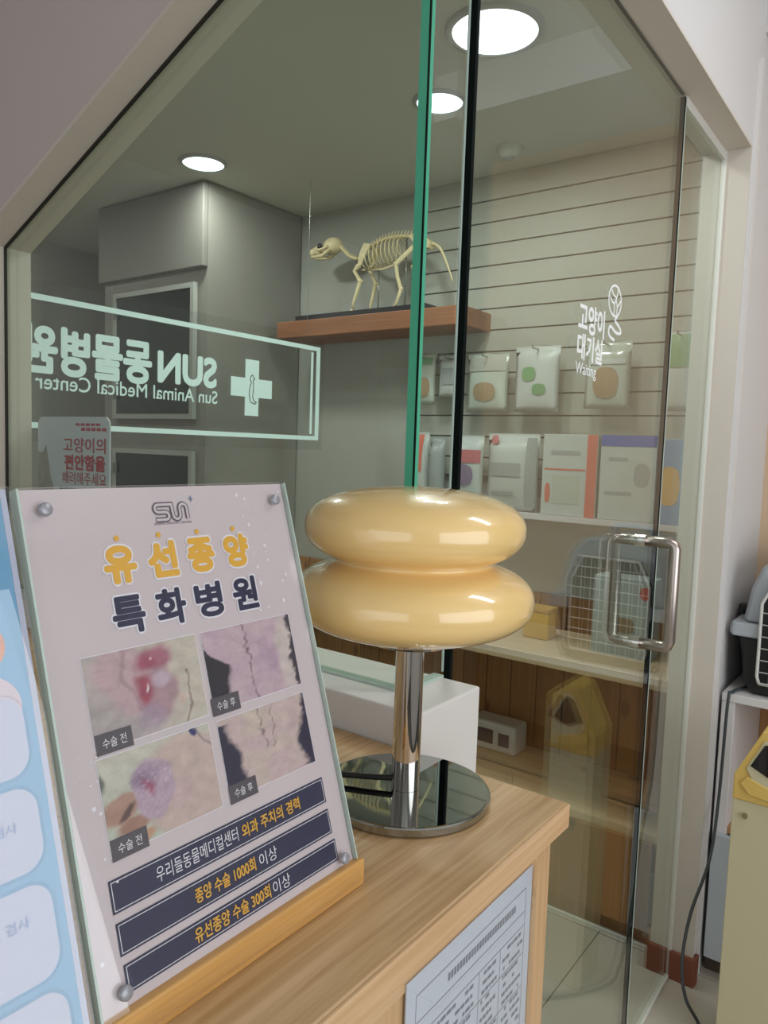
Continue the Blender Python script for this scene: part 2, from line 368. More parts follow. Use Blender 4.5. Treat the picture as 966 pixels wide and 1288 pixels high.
# lettering on the door
TL = frame_matrix((XG+.0056, 0, 0), (0, 1, 0), (0, 0, 1))
def dletters(t, y, z, w_, h_, b): 
    me = text_mesh(t, w_, h_, b); me.transform(TD @ TL @ Matrix.Translation((y, z, 0))); o = link_mesh('lettering', me, M['decal'], d1)
dletters('고양이', 1.359, 1.778, .126, .054, .03)
dletters('대기실', 1.357, 1.726, .122, .048, .03)
dletters('Waiting', 1.343, 1.684, .098, .028, .008)
bm = bm_new()
def stroke(bm, pts, wd, z=0):
    """flat ribbon along a polyline with mitred corners"""
    P = []
    for p in pts:
        v = Vector((p[0], p[1]))
        if not P or (v-P[-1]).length > 1e-7: P.append(v)
    closed = len(P) > 3 and (P[0]-P[-1]).length < 1e-6
    if closed: P.pop()
    n = len(P)
    if n < 2: return
    D = [(P[(k+1) % n]-P[k]).normalized() for k in range(n)]
    L_, R_ = [], []
    for k in range(n):
        a = D[k-1] if (closed or k > 0) else D[0]
        b = D[k] if (closed or k < n-1) else D[k-1]
        na, nb = Vector((-a.y, a.x)), Vector((-b.y, b.x)); m = na+nb
        m = na if m.length < .3 else m.normalized()
        o = m*(wd/2/max(.5, m.dot(na)))
        L_.append(bm.verts.new((P[k].x+o.x, P[k].y+o.y, z))); R_.append(bm.verts.new((P[k].x-o.x, P[k].y-o.y, z)))
    for k in range(n if closed else n-1):
        q = (k+1) % n; bm.faces.new((R_[k], R_[q], L_[q], L_[k]))
oc = (1.470, 1.833)
stroke(bm, [(oc[0]+.034*math.cos(t*PI/14), oc[1]+.029*math.sin(t*PI/14)) for t in range(29)], .0045)
stroke(bm, [(oc[0]-.004, oc[1]-.028), (oc[0]-.002, oc[1]-.005), (oc[0]+.010, oc[1]+.012), (oc[0]+.014, oc[1]+.026)], .0042, .0001)
stroke(bm, [(oc[0]-.027, oc[1]+.004), (oc[0]-.016, oc[1]-.004), (oc[0]-.002, oc[1]-.006)], .004, .0002)
stroke(bm, [(oc[0]-.022, oc[1]+.018), (oc[0]-.010, oc[1]+.010), (oc[0]+.006, oc[1]+.006)], .004, .0003)
stroke(bm, [(oc[0]+.010, oc[1]-.024), (oc[0]+.012, oc[1]-.010), (oc[0]+.022, oc[1]-.002), (oc[0]+.031, oc[1]+.006)], .004, .0004)
stroke(bm, [(oc[0]+.012, oc[1]-.010), (oc[0]+.004, oc[1]+.002)], .004, .0005)
stroke(bm, [tuple(p)[:2] for p in spline([(1.486, 1.806, 0), (1.474, 1.796, 0), (1.500, 1.786, 0), (1.508, 1.776, 0), (1.480, 1.774, 0), (1.452, 1.782, 0), (1.442, 1.772, 0), (1.452, 1.762, 0), (1.476, 1.758, 0)], 5)], .006, .0006)
bm.transform(TD @ TL); me = bpy.data.meshes.new('emblem'); bm.to_mesh(me); bm.free(); link_mesh('emblem', me, M['decal'], d1)
# fixed strip beyond the door
w3 = bpy.data.objects.new('window_3', None); COL.objects.link(w3); struct(w3)
pane_yz('glass_pane', XG-.001, 1.856, 2.232, .010, ZT-.030, w3)
link('polished_edge', bx(XG-.006, XG+.004, 1.850, 1.8558, .010, ZT-.030), M['edge_pale'], w3)
link('silicone_bead', bx(XG-.004, XG+.008, 2.228, 2.234, .0, ZT-.008), M['silicone'], w3)
link('silicone_bead', bx(XG-.006, XG+.006, 1.850, 2.234, .0, .010), M['silicone'], w3)
link('silicone_bead', bx(XG-.004, XG+.006, 1.850, 2.234, ZT-.030, ZT-.008), M['silicone'], w3)
link('silicone_bead', bx(XG-.003, XG+.003, .912, 1.836, ZT-.0105, ZT-.008), M['seal'], w3)

# ================================================================ CAT ROOM
# ceiling lamps; the fourth is unseen, added to brighten the left wall
for (x, y, r, m_, lab) in ((-2.445, 2.02, .080, 'lit_small', 'small round cool white ceiling light near the taupe cabinet'), (-1.376, 2.074, .073, 'lit_small', 'round ceiling light seen beside the green glass edge'), (-1.037, 1.811, .112, 'lit', 'large bright round ceiling light at the top of the door'), (-3.4, 1.3, .080, 'lit_small', 'unseen round ceiling light added to brighten the left end of the cat room')):
    t = thing('ceiling_light', lab, 'ceiling light', (x, y, 2.63), 'round lights in the cat room ceiling')
    bm = bm_new(); lathe(bm, [(r*.99, -.004), (r*1.01, -.010), (r*1.16, -.006), (r*1.18, 0)], 40); link('trim_ring', bm, M['ring'], t, smooth=True)
    dl_ = bpy.data.lights.new('lamp_light', 'AREA'); dl_.shape = 'DISK'; dl_.size = r*1.8; dl_.energy = 6.8; dl_.color = (.96, .98, 1); do_ = bpy.data.objects.new('lamp_light', dl_); COL.objects.link(do_); do_.parent = t; do_.location = (0, 0, -.014)
    bm = bm_new(); lathe(bm, [(0, -.010), (r*.8, -.0095), (r, -.006), (r, -.002)], 40); link('diffuser', bm, M[m_], t, smooth=True)
# smoke detector
t = thing('smoke_detector', 'small round white detector on the cat room ceiling', 'detector', (-1.36, 2.52, 2.63))
bm = bm_new(); lathe(bm, [(0, -.035), (.03, -.034), (.042, -.02), (.05, -.004), (.05, 0)], 28); link('housing', bm, M['ceil_in'], t, smooth=True)
bm = bm_new(); lathe(bm, [(.0, -.042), (.016, -.041), (.02, -.034)], 20); link('sensor_cap', bm, M['ring'], t, smooth=True)

# tall taupe cabinet with two dark cage doors
cb = thing('cage_cabinet', 'tall taupe built-in cabinet with dark glass cage doors behind the reflected sign', 'cabinet', (-2.965, 2.45, 0))
def cbl(name, bm, m, **k): return link(name, bm, m, cb, T=Matrix.Translation((2.965, -2.45, 0)), **k)
cbl('body', bx(-3.34, -2.59, 2.17, 2.74, 0, 2.625), M['cab'])
cbl('upper_panel', bx(-3.35, -2.588, 2.14, 2.168, 2.275, 2.622), M['cab2'], bevel=.003)
for (x0, x1, z0, z1) in ((-3.24, -2.65, 1.63, 2.215), (-3.24, -2.65, .88, 1.49)):
    bm = bm_new(); f_ = .022
    box(bm, x0, x0+f_, 2.145, 2.168, z0, z1); box(bm, x1-f_, x1, 2.145, 2.168, z0, z1); box(bm, x0+f_, x1-f_, 2.145, 2.168, z0, z0+f_); box(bm, x0+f_, x1-f_, 2.145, 2.168, z1-f_, z1)
    fr = cbl('cage_door', bm, M['cabframe'])
    bm = bx(x0+f_, x1-f_, 2.152, 2.160, z0+f_, z1-f_); link('door_glass', bm, M['darkglass'], fr, T=Matrix.Translation((2.965, -2.45, 0)))
    for zz in (z0+.09, z1-.12):
        bm = bx(x0+f_-.004, x0+f_+.018, 2.136, 2.145, zz, zz+.05); link('hinge', bm, M['hook'], fr, T=Matrix.Translation((2.965, -2.45, 0)))

# skirting and knotty pine wainscot
wa = thing('pine_wainscot', 'knotty pine board panelling on the lower far wall', 'panelling', (-1.6, 2.74, 0))
px = -2.588; k = 0; pm = None
while px < -.61:
    wdt = min(.112, -.609-px)
    if wdt > .03:
        o = link('plank', bx(0, wdt-.005, -.014, 0, 0.02, .985), M['pine'], wa, bevel=.002)
        o.location = (px+1.6, .008, 0)
    px += .112
link('backing', bx(-.988, .99, .0085, .0098, .02, .985), M['groove'], wa)
# storage unit's reflection built as a pine bench: top board, lower shelf, doors
be = thing('bench_reflection', 'reflection of the storage unit, built as a pine bench with pale front rail and open lower shelf', 'bench', (-1.6, 2.5, 0))
def bel(name, bm, m, **k): return link(name, bm, m, be, T=Matrix.Translation((1.6, -2.5, 0)), **k)
bel('top_board', bx(-2.585, -.61, 2.33, 2.73, .835, .855), M['pine_rail'])
tag(bel('front_rail', bx(-2.585, -.61, 2.305, 2.329, .825, .862), M['pine_rail'], bevel=.002), 'pale front rail')
bel('lower_shelf', bx(-2.585, -.61, 2.33, 2.73, .335, .36), M['pine_rail'])
for x0 in (-2.585, -1.94, -1.29):
    bel('door', bx(x0+.003, min(x0+.645, -.612), 2.318, 2.334, .06, .334), M['pine'], bevel=.002)
bel('toe_kick', bx(-2.585, -.61, 2.34, 2.36, 0, .058), M['pine'])
bel('floor_bead', bx(-2.585, -.61, 2.308, 2.318, 0, .010), M['silicone'])
# white box device on the lower shelf
t = thing('white_device', 'small white box-shaped device on the low pine shelf', 'device', (-1.36, 2.64, .36))
link('casing', bx(-.105, .105, -.055, .055, 0, .115), M['white'], t, bevel=.012)
link('window', bx(-.085, .01, -.0585, -.0545, .03, .085), M['plabel'], t)
link('display', bx(.035, .08, -.0585, -.0545, .03, .08), M['pgrey'], t)
# yellow tin & reflected white package, built solid on the bench
t = thing('yellow_tin', 'small yellow tin standing on the pine bench', 'tin', (-1.165, 2.56, .855)); bm = bm_new(); box(bm, -.05, .05, -.04, .04, 0, .1); link('body', bm, M['yellowbox'], t, bevel=.006); link('lid', bx(-.052, .052, -.042, .042, .1, .115), M['p_amber'], t, bevel=.003)
t = thing('carton_reflection', 'reflected white box with brown picture and orange dot behind the door handle', 'box', (-.845, 2.55, .855))
link('carton', bx(-.10, .10, -.05, .05, 0, .27), M['p_white'], t, bevel=.003)
bm = bm_new(); prism(bm, off(rrect(.09, .05, .02), 0, .11), -.0515, -.0505, lambda x, z, y: (x, y, z)); link('picture', bm, M['p_brown'], t)
bm = bm_new(); prism(bm, off([(.018*math.cos(a*PI/8), .022*math.sin(a*PI/8)) for a in range(16)], .075, .225), -.0515, -.0505, lambda x, z, y: (x, y, z)); link('orange_dot', bm, M['p_orange'], t)

# slat wall: reflected display board built as solid planks
sw = thing('slat_reflection', 'reflection of a grey-green slatted display board, built as boards on the far wall', 'wall panel', (-1.245, 2.748, 1.43))
link('backing', bx(-.625, .63, -.010, 0, 0, 1.20), M['groove'], sw)
n = 13; hgt = .0853
for i in range(n):
    z0 = 2.532-(i+1)*hgt-1.43
    if z0 < -.03: break
    link('plank', bx(-.625, .63, -.022, -.0102, max(0, z0)+.003, z0+hgt-.003), M['slat'], sw)
link('plank', bx(-.625, .63, -.022, -.0102, 1.105, 1.198), M['slat'], sw)
t = tag(link('display_ledge', bx(-1.87, -.615, 2.60, 2.725, 1.285, 1.305), M['wall_white']), 'thin pale ledge under the reflected food bags', 'ledge')
link('back_lip', bx(-1.87, -.615, 2.725, 2.747, 1.285, 1.36), M['wall_white'], t)

def pouch_body(w_, h_, d_, seal=.02):
    bm = bm_new(); nx, nz = 10, 12
    for s in (-1, 1):
        g = [[bm.verts.new(((-.5+i/nx)*w_*(1-.03*math.sin(PI*j/nz)), s*d_/2*max(0, 1-abs(2*i/nx-1)**3)*max(0, math.sin(PI*min(1, (j/nz)*1.02))**.5) if 0 < j < nz-1 else s*.001, h_*j/nz)) for i in range(nx+1)] for j in range(nz+1)]
        for j in range(nz):
            for i in range(nx): bm.faces.new((g[j][i], g[j][i+1], g[j+1][i+1], g[j+1][i]))
    bmesh.ops.remove_doubles(bm, verts=bm.verts, dist=.0022)
    return bm
def bag(name, label, x0, x1, z0, z1, body, patches, y=2.655, d=.07, group='reflected food bags built on the ledge', hang=False, boxy=False):
    w_, h_ = x1-x0, z1-z0
    t = thing(name, label, 'bag' if not boxy else 'box', ((x0+x1)/2, y, z0), group)
    if boxy: link('carton', bx(-w_/2, w_/2, -d/2, d/2, 0, h_), M[body], t, bevel=.002)
    else: link('pouch', pouch_body(w_, h_, d), M[body], t, smooth=True)
    for (nm, a, b, c, e, m_) in patches:   # fractions of width and height
        bm = bm_new(); nx = 6
        def yy(fx, fz):
            if boxy: return -d/2-.0012
            return -d/2*max(0, 1-abs(2*fx-1)**3)*max(.0, math.sin(PI*fz))**.5-.0035
        rows = []
        for j in range(7):
            fz = c+(e-c)*j/6
            rows.append([bm.verts.new(((fx-.5)*w_*.985, yy(fx, fz), fz*h_)) for fx in [a+(b-a)*i/nx for i in range(nx+1)]])
        if nm in ('contents', 'printed_mark', 'printed_picture'):      # rounded outline
            for j in range(7):
                for i in range(nx+1):
                    p, q = 2*i/nx-1, 2*j/6-1; v_ = rows[j][i]
                    p2, q2 = p*math.sqrt(1-q*q/2.6), q*math.sqrt(1-p*p/2.6)
                    fx, fz = (a+b)/2+p2*(b-a)/2, (c+e)/2+q2*(e-c)/2
                    v_.co = ((fx-.5)*w_*.985, yy(fx, fz), fz*h_)
        for j in range(6):
            for i in range(nx): bm.faces.new((rows[j][i], rows[j][i+1], rows[j+1][i+1], rows[j+1][i]))
        link(nm, bm, M[m_], t, smooth=True)
    if hang:
        bm = bm_new(); tube(bm, [(0, 2.735-y, h_-.012), (0, -.05, h_-.012), (0, -.055, h_-.002)], .0025, 8); link('hook', bm, M['hook'], t)
        link('hook_plate', bx(-.02, .02, 2.720-y, 2.7255-y, h_-.03, h_+.012), M['hook'], t)
    return t
zb, zt = 1.306, 1.605  # bags, boxes and pouches are reflections built as solid objects
bag('bag_reflection', 'reflected narrow white food bag with orange top, nearest the green glass edge', -1.832, -1.745, zb, zt, 'p_white', [('printed_band', .02, .8, .45, .97, 'p_orange')])
bag('bag_reflection', 'reflected slim beige-grey food bag between orange-topped and red-banded bags', -1.738, -1.667, zb, zt-.02, 'p_silver', [('printed_label', .15, .85, .2, .6, 'p_grey')])
bag('bag_reflection', 'reflected white food bag with red band and purple picture', -1.632, -1.485, zb, zt-.01, 'p_white', [('printed_band', .05, .95, .62, .80, 'p_red'), ('printed_picture', .12, .8, .3, .6, 'p_purple')])
bag('bag_reflection', 'reflected wide white food bag with small red mark at top left', -1.465, -1.245, zb, zt, 'p_white', [('printed_mark', .08, .24, .86, .98, 'p_red'), ('side_gusset', .80, .97, .05, .95, 'p_silver'), ('printed_label', .10, .72, .45, .62, 'p_grey'), ('printed_text', .12, .6, .2, .25, 'p_grey')])
bag('food_box_reflection', 'reflected white food box with a red-orange stripe down its right side', -1.215, -1.005, zb, zt, 'p_white', [('stripe', .82, 1, 0, 1, 'p_orange'), ('printed_line', .04, .8, .56, .58, 'p_orange'), ('printed_mark', .06, .16, .15, .4, 'p_orange'), ('printed_text', .15, .7, .75, .80, 'p_grey'), ('printed_panel', .2, .7, .15, .5, 'clearplastic')], boxy=True)
bag('food_box_reflection', 'reflected white food box with a blue band across its top', -.994, -.797, zb, zt, 'p_white', [('printed_band', 0, 1, .87, 1, 'p_blue'), ('printed_text', .15, .5, .70, .74, 'p_grey'), ('printed_picture', .62, .9, .4, .68, 'p_grey'), ('printed_text', .1, .6, .3, .34, 'p_grey')], boxy=True)
bag('food_box_reflection', 'reflected light blue food box with amber picture beside the door edge', -.790, -.690, zb, zt-.01, 'p_lblue', [('printed_picture', .02, .75, .22, .68, 'p_amber')], boxy=True)
H = 'reflected treat pouches built on the slat wall'
zl, zh = 1.72, 1.925
bag('pouch_reflection', 'reflected narrow treat pouch with green top and brown contents', -1.838, -1.73, zl, zh, 'clearplastic', [('printed_top', .1, .9, .8, .93, 'p_green'), ('contents', .2, .85, .15, .55, 'p_brown')], d=.04, group=H, hang=True)
bag('pouch_reflection', 'reflected plain pale treat pouch with a grey label, second from the left', -1.711, -1.60, zl+.03, zh-.01, 'p_white', [('printed_label', .2, .8, .3, .7, 'p_grey')], d=.04, group=H, hang=True)
bag('pouch_reflection', 'reflected wide pale green treat pouch with beige contents', -1.574, -1.392, zl-.03, zh-.01, 'clearplastic', [('printed_top', .05, .95, .70, .95, 'slat'), ('contents', .2, .75, .18, .5, 'p_brown')], d=.045, group=H, hang=True)
bag('pouch_reflection', 'reflected white treat pouch with round green mark', -1.364, -1.18, zl-.03, zh+.01, 'p_white', [('printed_mark', .2, .52, .46, .68, 'p_green'), ('printed_mark', .45, .75, .25, .42, 'p_green')], d=.045, group=H, hang=True)
bag('pouch_reflection', 'reflected clear treat pouch full of brown sticks below the lettering', -1.082, -.915, zl-.02, zh+.01, 'clearplastic', [('contents', .22, .78, .15, .62, 'p_brown'), ('printed_top', .1, .9, .66, .74, 'p_white')], d=.045, group=H, hang=True)
bag('pouch_reflection', 'reflected treat pouch with dark green top at the right end', -.80, -.70, zl-.03, zh+.03, 'p_white', [('printed_top', .04, .96, .55, .97, 'p_green')], d=.04, group=H, hang=True)

# brown shelf and skeleton
t = tag(link('wall_shelf', bx(-2.50, -1.52, 2.50, 2.725, 2.012, 2.085), M['shelf'], bevel=.003), 'thick brown wooden wall shelf carrying the skeleton', 'shelf')
sk = thing('cat_skeleton', 'mounted cream cat skeleton facing left on a black board', 'skeleton', (-2.05, 2.6, 2.085))
Tk = Matrix.Translation((2.05, -2.6, -2.085))
def skl(name, bm, smooth=True, m='bone'): return link(name, bm, M[m], sk, T=Tk, smooth=smooth)
skl('display_board', bx(-2.40, -1.70, 2.515, 2.68, 2.0855, 2.108), False, 'board')
bm = bm_new()
ball(bm, (-2.262, 2.6, 2.418), .052, .036, .038); ball(bm, (-2.335, 2.6, 2.408), .045, .022, .024); ball(bm, (-2.375, 2.6, 2.402), .022, .018, .02)
tube(bm, [(-2.375, 2.585, 2.378), (-2.30, 2.575, 2.376), (-2.255, 2.572, 2.400)], [.007, .009, .007], 8); tube(bm, [(-2.375, 2.615, 2.378), (-2.30, 2.625, 2.376), (-2.255, 2.628, 2.400)], [.007, .009, .007], 8)
tube(bm, spline([(-2.34, 2.578, 2.408), (-2.305, 2.560, 2.398), (-2.262, 2.562, 2.408)]), .006, 8); tube(bm, spline([(-2.34, 2.622, 2.408), (-2.305, 2.640, 2.398), (-2.262, 2.638, 2.408)]), .006, 8)
s0 = skl('skull', bm)
for y_ in (2.574, 2.626):
    bm = bm_new(); ball(bm, (-2.318, y_, 2.418), .014, .008, .013); link('eye_socket', bm, M['board'], s0, T=Tk, smooth=True)
spn = spline([(-2.215, 2.6, 2.408), (-2.165, 2.6, 2.362), (-2.105, 2.6, 2.345), (-2.05, 2.6, 2.385), (-1.96, 2.6, 2.41), (-1.86, 2.6, 2.405), (-1.77, 2.6, 2.375)], 6)
bm = bm_new(); tube(bm, spn, .006, 8)
for i, p in enumerate(spn):
    ball(bm, p, .010, .013, .009, 1)
    tube(bm, [p, p+Vector((.008, 0, .024 if i > 10 else .013))], [.004, .0015], 5)
skl('spine', bm)
bm = bm_new()
for i in range(10):
    x = -2.075+i*.021; zt_ = 2.375+.03*math.sin(i/9*PI*.7); dp = .07+.03*math.sin(PI*(i+1)/11)
    for s in (-1, 1):
        tube(bm, [(x+.012*a/6, 2.6+s*.042*math.sin(PI*a/6)**.7, zt_-dp*(1-math.cos(PI*a/6))/2) for a in range(7)], .0028, 5)
tube(bm, [(-2.09, 2.6, 2.295), (-1.98, 2.6, 2.285), (-1.90, 2.6, 2.30)], .005, 6)
skl('rib_cage', bm)
for s in (-1, 1):
    y = 2.6+s*.038
    bm = bm_new(); prism(bm, [(-2.085, 2.30), (-2.07, 2.305), (-2.02, 2.385), (-2.055, 2.395), (-2.08, 2.35)], y-.003, y+.003, lambda x, z, y_: (x, y_, z)); skl('shoulder_blade', bm, False)
    dx = 0 if s < 0 else .035
    bm = bm_new(); P = [(-2.083, y, 2.303), (-2.105+dx, y, 2.285), (-2.07+dx*.7, y, 2.238), (-2.105+dx, y, 2.15), (-2.105+dx, y, 2.125)]
    tube(bm, P, [.011, .008, .010, .006, .006], 8); ball(bm, P[2], .014, .012, .012, 1); ball(bm, P[0], .013, .012, .012, 1); tube(bm, [(-2.105+dx, y, 2.122), (-2.13+dx, y, 2.108)], [.007, .006], 6); skl('front_leg', bm)
    bm = bm_new(); P = [(-1.80+dx, y*.4+2.6*.6, 2.365), (-1.885+dx, y, 2.290), (-1.875+dx, y, 2.235), (-1.855+dx, y, 2.185), (-1.875+dx, y, 2.13), (-1.895+dx, y, 2.110)]
    tube(bm, P, [.010, .010, .008, .009, .006, .006], 8); ball(bm, P[1], .014, .012, .012, 1); ball(bm, P[3], .012, .010, .010, 1); skl('hind_leg', bm)
bm = bm_new(); prism(bm, [(-1.84, 2.40), (-1.80, 2.41), (-1.73, 2.365), (-1.74, 2.34), (-1.80, 2.355)], 2.58, 2.62, lambda x, z, y_: (x, y_, z)); skl('pelvis', bm, False)
bm = bm_new(); tl = spline([(-1.76, 2.6, 2.37), (-1.70, 2.6, 2.34), (-1.66, 2.6, 2.27), (-1.63, 2.6, 2.20)], 5); tube(bm, tl, [.008-.0055*i/(len(tl)-1) for i in range(len(tl))], 6); skl('tail', bm)
bm = bm_new()
for x in (-2.0, -1.86): tube(bm, [(x, 2.6, 2.102), (x, 2.6, 2.285 if x < -1.9 else 2.40)], .0025, 6)
skl('support_rod', bm, m='hook')

# reflection of the clinic sign, built as a panel with glowing letters
sg = thing('sign_reflection', 'reflection of the white clinic name, cross and border, built as a clear panel', 'sign', (-2.2, 1.75, 1.53))
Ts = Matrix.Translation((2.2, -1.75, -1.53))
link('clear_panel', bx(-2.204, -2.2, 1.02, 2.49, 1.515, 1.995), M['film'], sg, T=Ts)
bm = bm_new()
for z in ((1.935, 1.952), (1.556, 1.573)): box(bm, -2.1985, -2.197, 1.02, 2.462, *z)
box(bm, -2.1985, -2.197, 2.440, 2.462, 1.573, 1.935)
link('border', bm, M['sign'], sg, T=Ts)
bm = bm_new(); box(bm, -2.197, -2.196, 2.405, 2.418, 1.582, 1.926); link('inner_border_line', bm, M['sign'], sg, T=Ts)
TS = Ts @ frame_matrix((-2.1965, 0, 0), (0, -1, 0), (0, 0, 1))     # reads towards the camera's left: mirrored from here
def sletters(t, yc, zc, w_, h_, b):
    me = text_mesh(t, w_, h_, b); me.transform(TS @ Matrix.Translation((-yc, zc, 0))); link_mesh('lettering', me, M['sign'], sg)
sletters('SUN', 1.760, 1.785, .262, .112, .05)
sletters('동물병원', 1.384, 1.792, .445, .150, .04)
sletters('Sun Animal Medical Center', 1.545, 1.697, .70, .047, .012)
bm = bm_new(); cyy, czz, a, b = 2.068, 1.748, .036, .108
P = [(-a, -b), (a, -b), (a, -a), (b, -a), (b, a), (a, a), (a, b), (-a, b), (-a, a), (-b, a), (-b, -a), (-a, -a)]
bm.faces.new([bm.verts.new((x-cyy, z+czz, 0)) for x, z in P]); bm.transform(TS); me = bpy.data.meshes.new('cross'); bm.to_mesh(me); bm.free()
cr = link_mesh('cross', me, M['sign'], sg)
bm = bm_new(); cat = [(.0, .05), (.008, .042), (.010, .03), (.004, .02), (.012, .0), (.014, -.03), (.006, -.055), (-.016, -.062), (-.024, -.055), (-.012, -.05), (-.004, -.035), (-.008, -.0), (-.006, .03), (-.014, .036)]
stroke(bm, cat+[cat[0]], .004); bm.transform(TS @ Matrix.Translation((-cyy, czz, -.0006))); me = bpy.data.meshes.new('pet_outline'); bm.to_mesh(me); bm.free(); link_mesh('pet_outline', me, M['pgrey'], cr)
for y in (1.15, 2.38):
    bm = bm_new(); tube(bm, [(-2.202, y, 1.995), (-2.202, y, 2.63)], .0009, 5); link('added_wire', bm, M['hook'], sg, T=Ts)  # wires added to hold up the reflected sign panel

# card about cats on the sill behind the glass
cc = thing('cat_notice_card', 'white notice card with red lettering and a tabby cat, behind the glass', 'notice', (-1.436, .86, ZS))
TC = frame_matrix((0, -.0025, 0), (1, 0, 0), (0, 0, 1))
bm = bm_new(); prism(bm, off(rrect(.262, .36, .018), 0, .18), 0, .003, lambda x, z, y: (x, y-.0015, z)); link('card', bm, M['cardw'], cc)
letters('고양이의', TC, .044, .303, .150, .030, M['red'], cc, .01, n=.0002)
letters('편안함을', TC, .046, .268, .145, .032, M['red'], cc, .04, n=.0002)
letters('배려해주세요', TC, .044, .236, .155, .026, M['red'], cc, .0, n=.0002)
bm = bm_new()
for i in range(5): 
    x = .035+i*.018; box(bm, x, x+.013, -.0026, -.0020, .332, .338)
    box(bm, x-.02, x-.007, -.0026, -.0020, .342, .347)
link('small_print', bm, M['red'], cc)
bm = bm_new()
for i in range(9): x = -.045+i*.018; box(bm, x, x+.014, -.0026, -.0020, .209, .215)
link('small_print', bm, M['ink'], cc)
catp = [(-.129, .02), (-.03, .02), (-.036, .10), (-.052, .17), (-.066, .205), (-.080, .232), (-.088, .262), (-.094, .285), (-.098, .300), (-.106, .288), (-.118, .284), (-.129, .287)]
bm = bm_new(); prism(bm, catp, -.0024, -.0019, lambda x, z, y: (x, y, z)); link('cat_picture', bm, M['tabby'], cc)
for x_ in (-.09, .03): link('foot', bx(x_, x_+.06, .0, .03, 0, .004), M['white'], cc)

# ================================================================ OUR SIDE, RIGHT
su = thing('storage_unit', 'white storage unit with open wood-lined cubby right of the glass', 'cabinet', (-.02, 2.53, 0))
Tu = Matrix.Translation((.02, -2.53, 0))
def sul(name, bm, m, **k): return link(name, bm, m, su, T=Tu, **k)
X0, X1, Y0, Y1 = -.474, .44, 2.312, 2.745
sul('side_panel', bx(X0, X0+.036, Y0, Y1, .06, .838), M['white'], bevel=.002)
sul('side_panel', bx(X1-.02, X1, Y0, Y1, .06, .838), M['white'], bevel=.002)
sul('top_board', bx(X0, X1, Y0-.004, Y1, .8385, .862), M['white'], bevel=.002)
sul('back_panel', bx(X0+.0365, X1-.0205, Y1-.02, Y1, .06, .838), M['cubby'])
sul('shelf_board', bx(X0+.0365, X1-.0205, Y0+.02, Y1-.021, .44, .46), M['cubby'])
tag(sul('door', bx(X0+.004, -.395, Y0-.018, Y0-.001, .065, .445), M['grey_door'], bevel=.002), 'narrow blue-grey door')
sul('door', bx(-.392, .02, Y0-.018, Y0-.001, .065, .445), M['cubby'], bevel=.002)
sul('door', bx(.023, X1-.004, Y0-.018, Y0-.001, .065, .445), M['cubby'], bevel=.002)
sul('toe_kick', bx(X0, X1, Y0+.03, Y1, 0, .0595), M['kick'])

# pet carrier
pc = thing('pet_carrier', 'grey and black plastic pet carrier with white wire door on the white unit', 'pet carrier', (-.265, 2.53, .862))
def shell(profile, y0, y1, insets):
    """profile: half outline (x,z) pairs as full closed polygon; lofted along y with scale per section"""
    bm = bm_new(); rings = []
    for k, (yy, s) in enumerate(insets):
        rings.append([bm.verts.new((x*s, yy, z)) for x, z in profile])
    for a_, b_ in zip(rings, rings[1:]):
        for i in range(len(a_)): bm.faces.new((a_[i], a_[(i+1) % len(a_)], b_[(i+1) % len(b_)], b_[i]))
    bm.faces.new(rings[0][::-1]); bm.faces.new(rings[-1]); return bm
tub = [(-.150, .003), (.150, .003), (.168, .03), (.178, .115), (.190, .165), (-.190, .165), (-.178, .115), (-.168, .03)]
link('lower_tub', shell(tub, 0, 0, [(-.185, .93), (-.165, .99), (.165, .99), (.185, .93)]), M['black'], pc, bevel=.006)
rim = [(-.205, .165), (.205, .165), (.210, .175), (.205, .205), (-.205, .205), (-.210, .175)]
link('rim', shell(rim, 0, 0, [(-.195, .96), (-.18, 1), (.18, 1), (.195, .96)]), M['carrier_top'], pc, bevel=.005)
dome = [(-.180, .206), (.180, .206), (.165, .30), (.140, .365), (.100, .400), (.0, .412), (-.100, .400), (-.140, .365), (-.165, .30)]
link('upper_shell', shell(dome, 0, 0, [(-.172, .93), (-.145, 1), (.145, 1), (.182, .9)]), M['carrier_top'], pc, smooth=False, bevel=.008)
bm = bm_new(); op = [(-.118, .04), (.118, .04), (.125, .06), (.125, .27), (.09, .345), (-.09, .345), (-.125, .27), (-.125, .06)]
prism(bm, op, -.1985, -.174, lambda x, z, y: (x, y, z)); link('opening', bm, M['black'], pc)
bm = bm_new(); fr_ = [(x, -.204, z) for x, z in op]; tube(bm, fr_+[fr_[0]], .0045, 8)
for i in range(1, 8): x = -.125+.25*i/8; zt_ = .345 if abs(x) < .09 else .345-(abs(x)-.09)*2.1; tube(bm, [(x, -.204, .045), (x, -.204, zt_)], .0018, 6)
for j in range(1, 9): z = .04+j*.034; tube(bm, [(-.124 if z < .27 else -.105, -.206, z), (.124 if z < .27 else .105, -.206, z)], .0018, 6)
link('wire_door', bm, M['wire'], pc, smooth=True)
bm = bm_new(); tube(bm, spline([(-.06, -.0, .405), (-.05, 0, .435), (.05, 0, .435), (.06, 0, .405)]), .009, 10); link('carry_handle', bm, M['carrier_top'], pc, smooth=True)
for s in (-1, 1): link('side_latch', bx(s*.205-.008, s*.205+.008, -.06, -.02, .14, .235), M['black'], pc, bevel=.003)

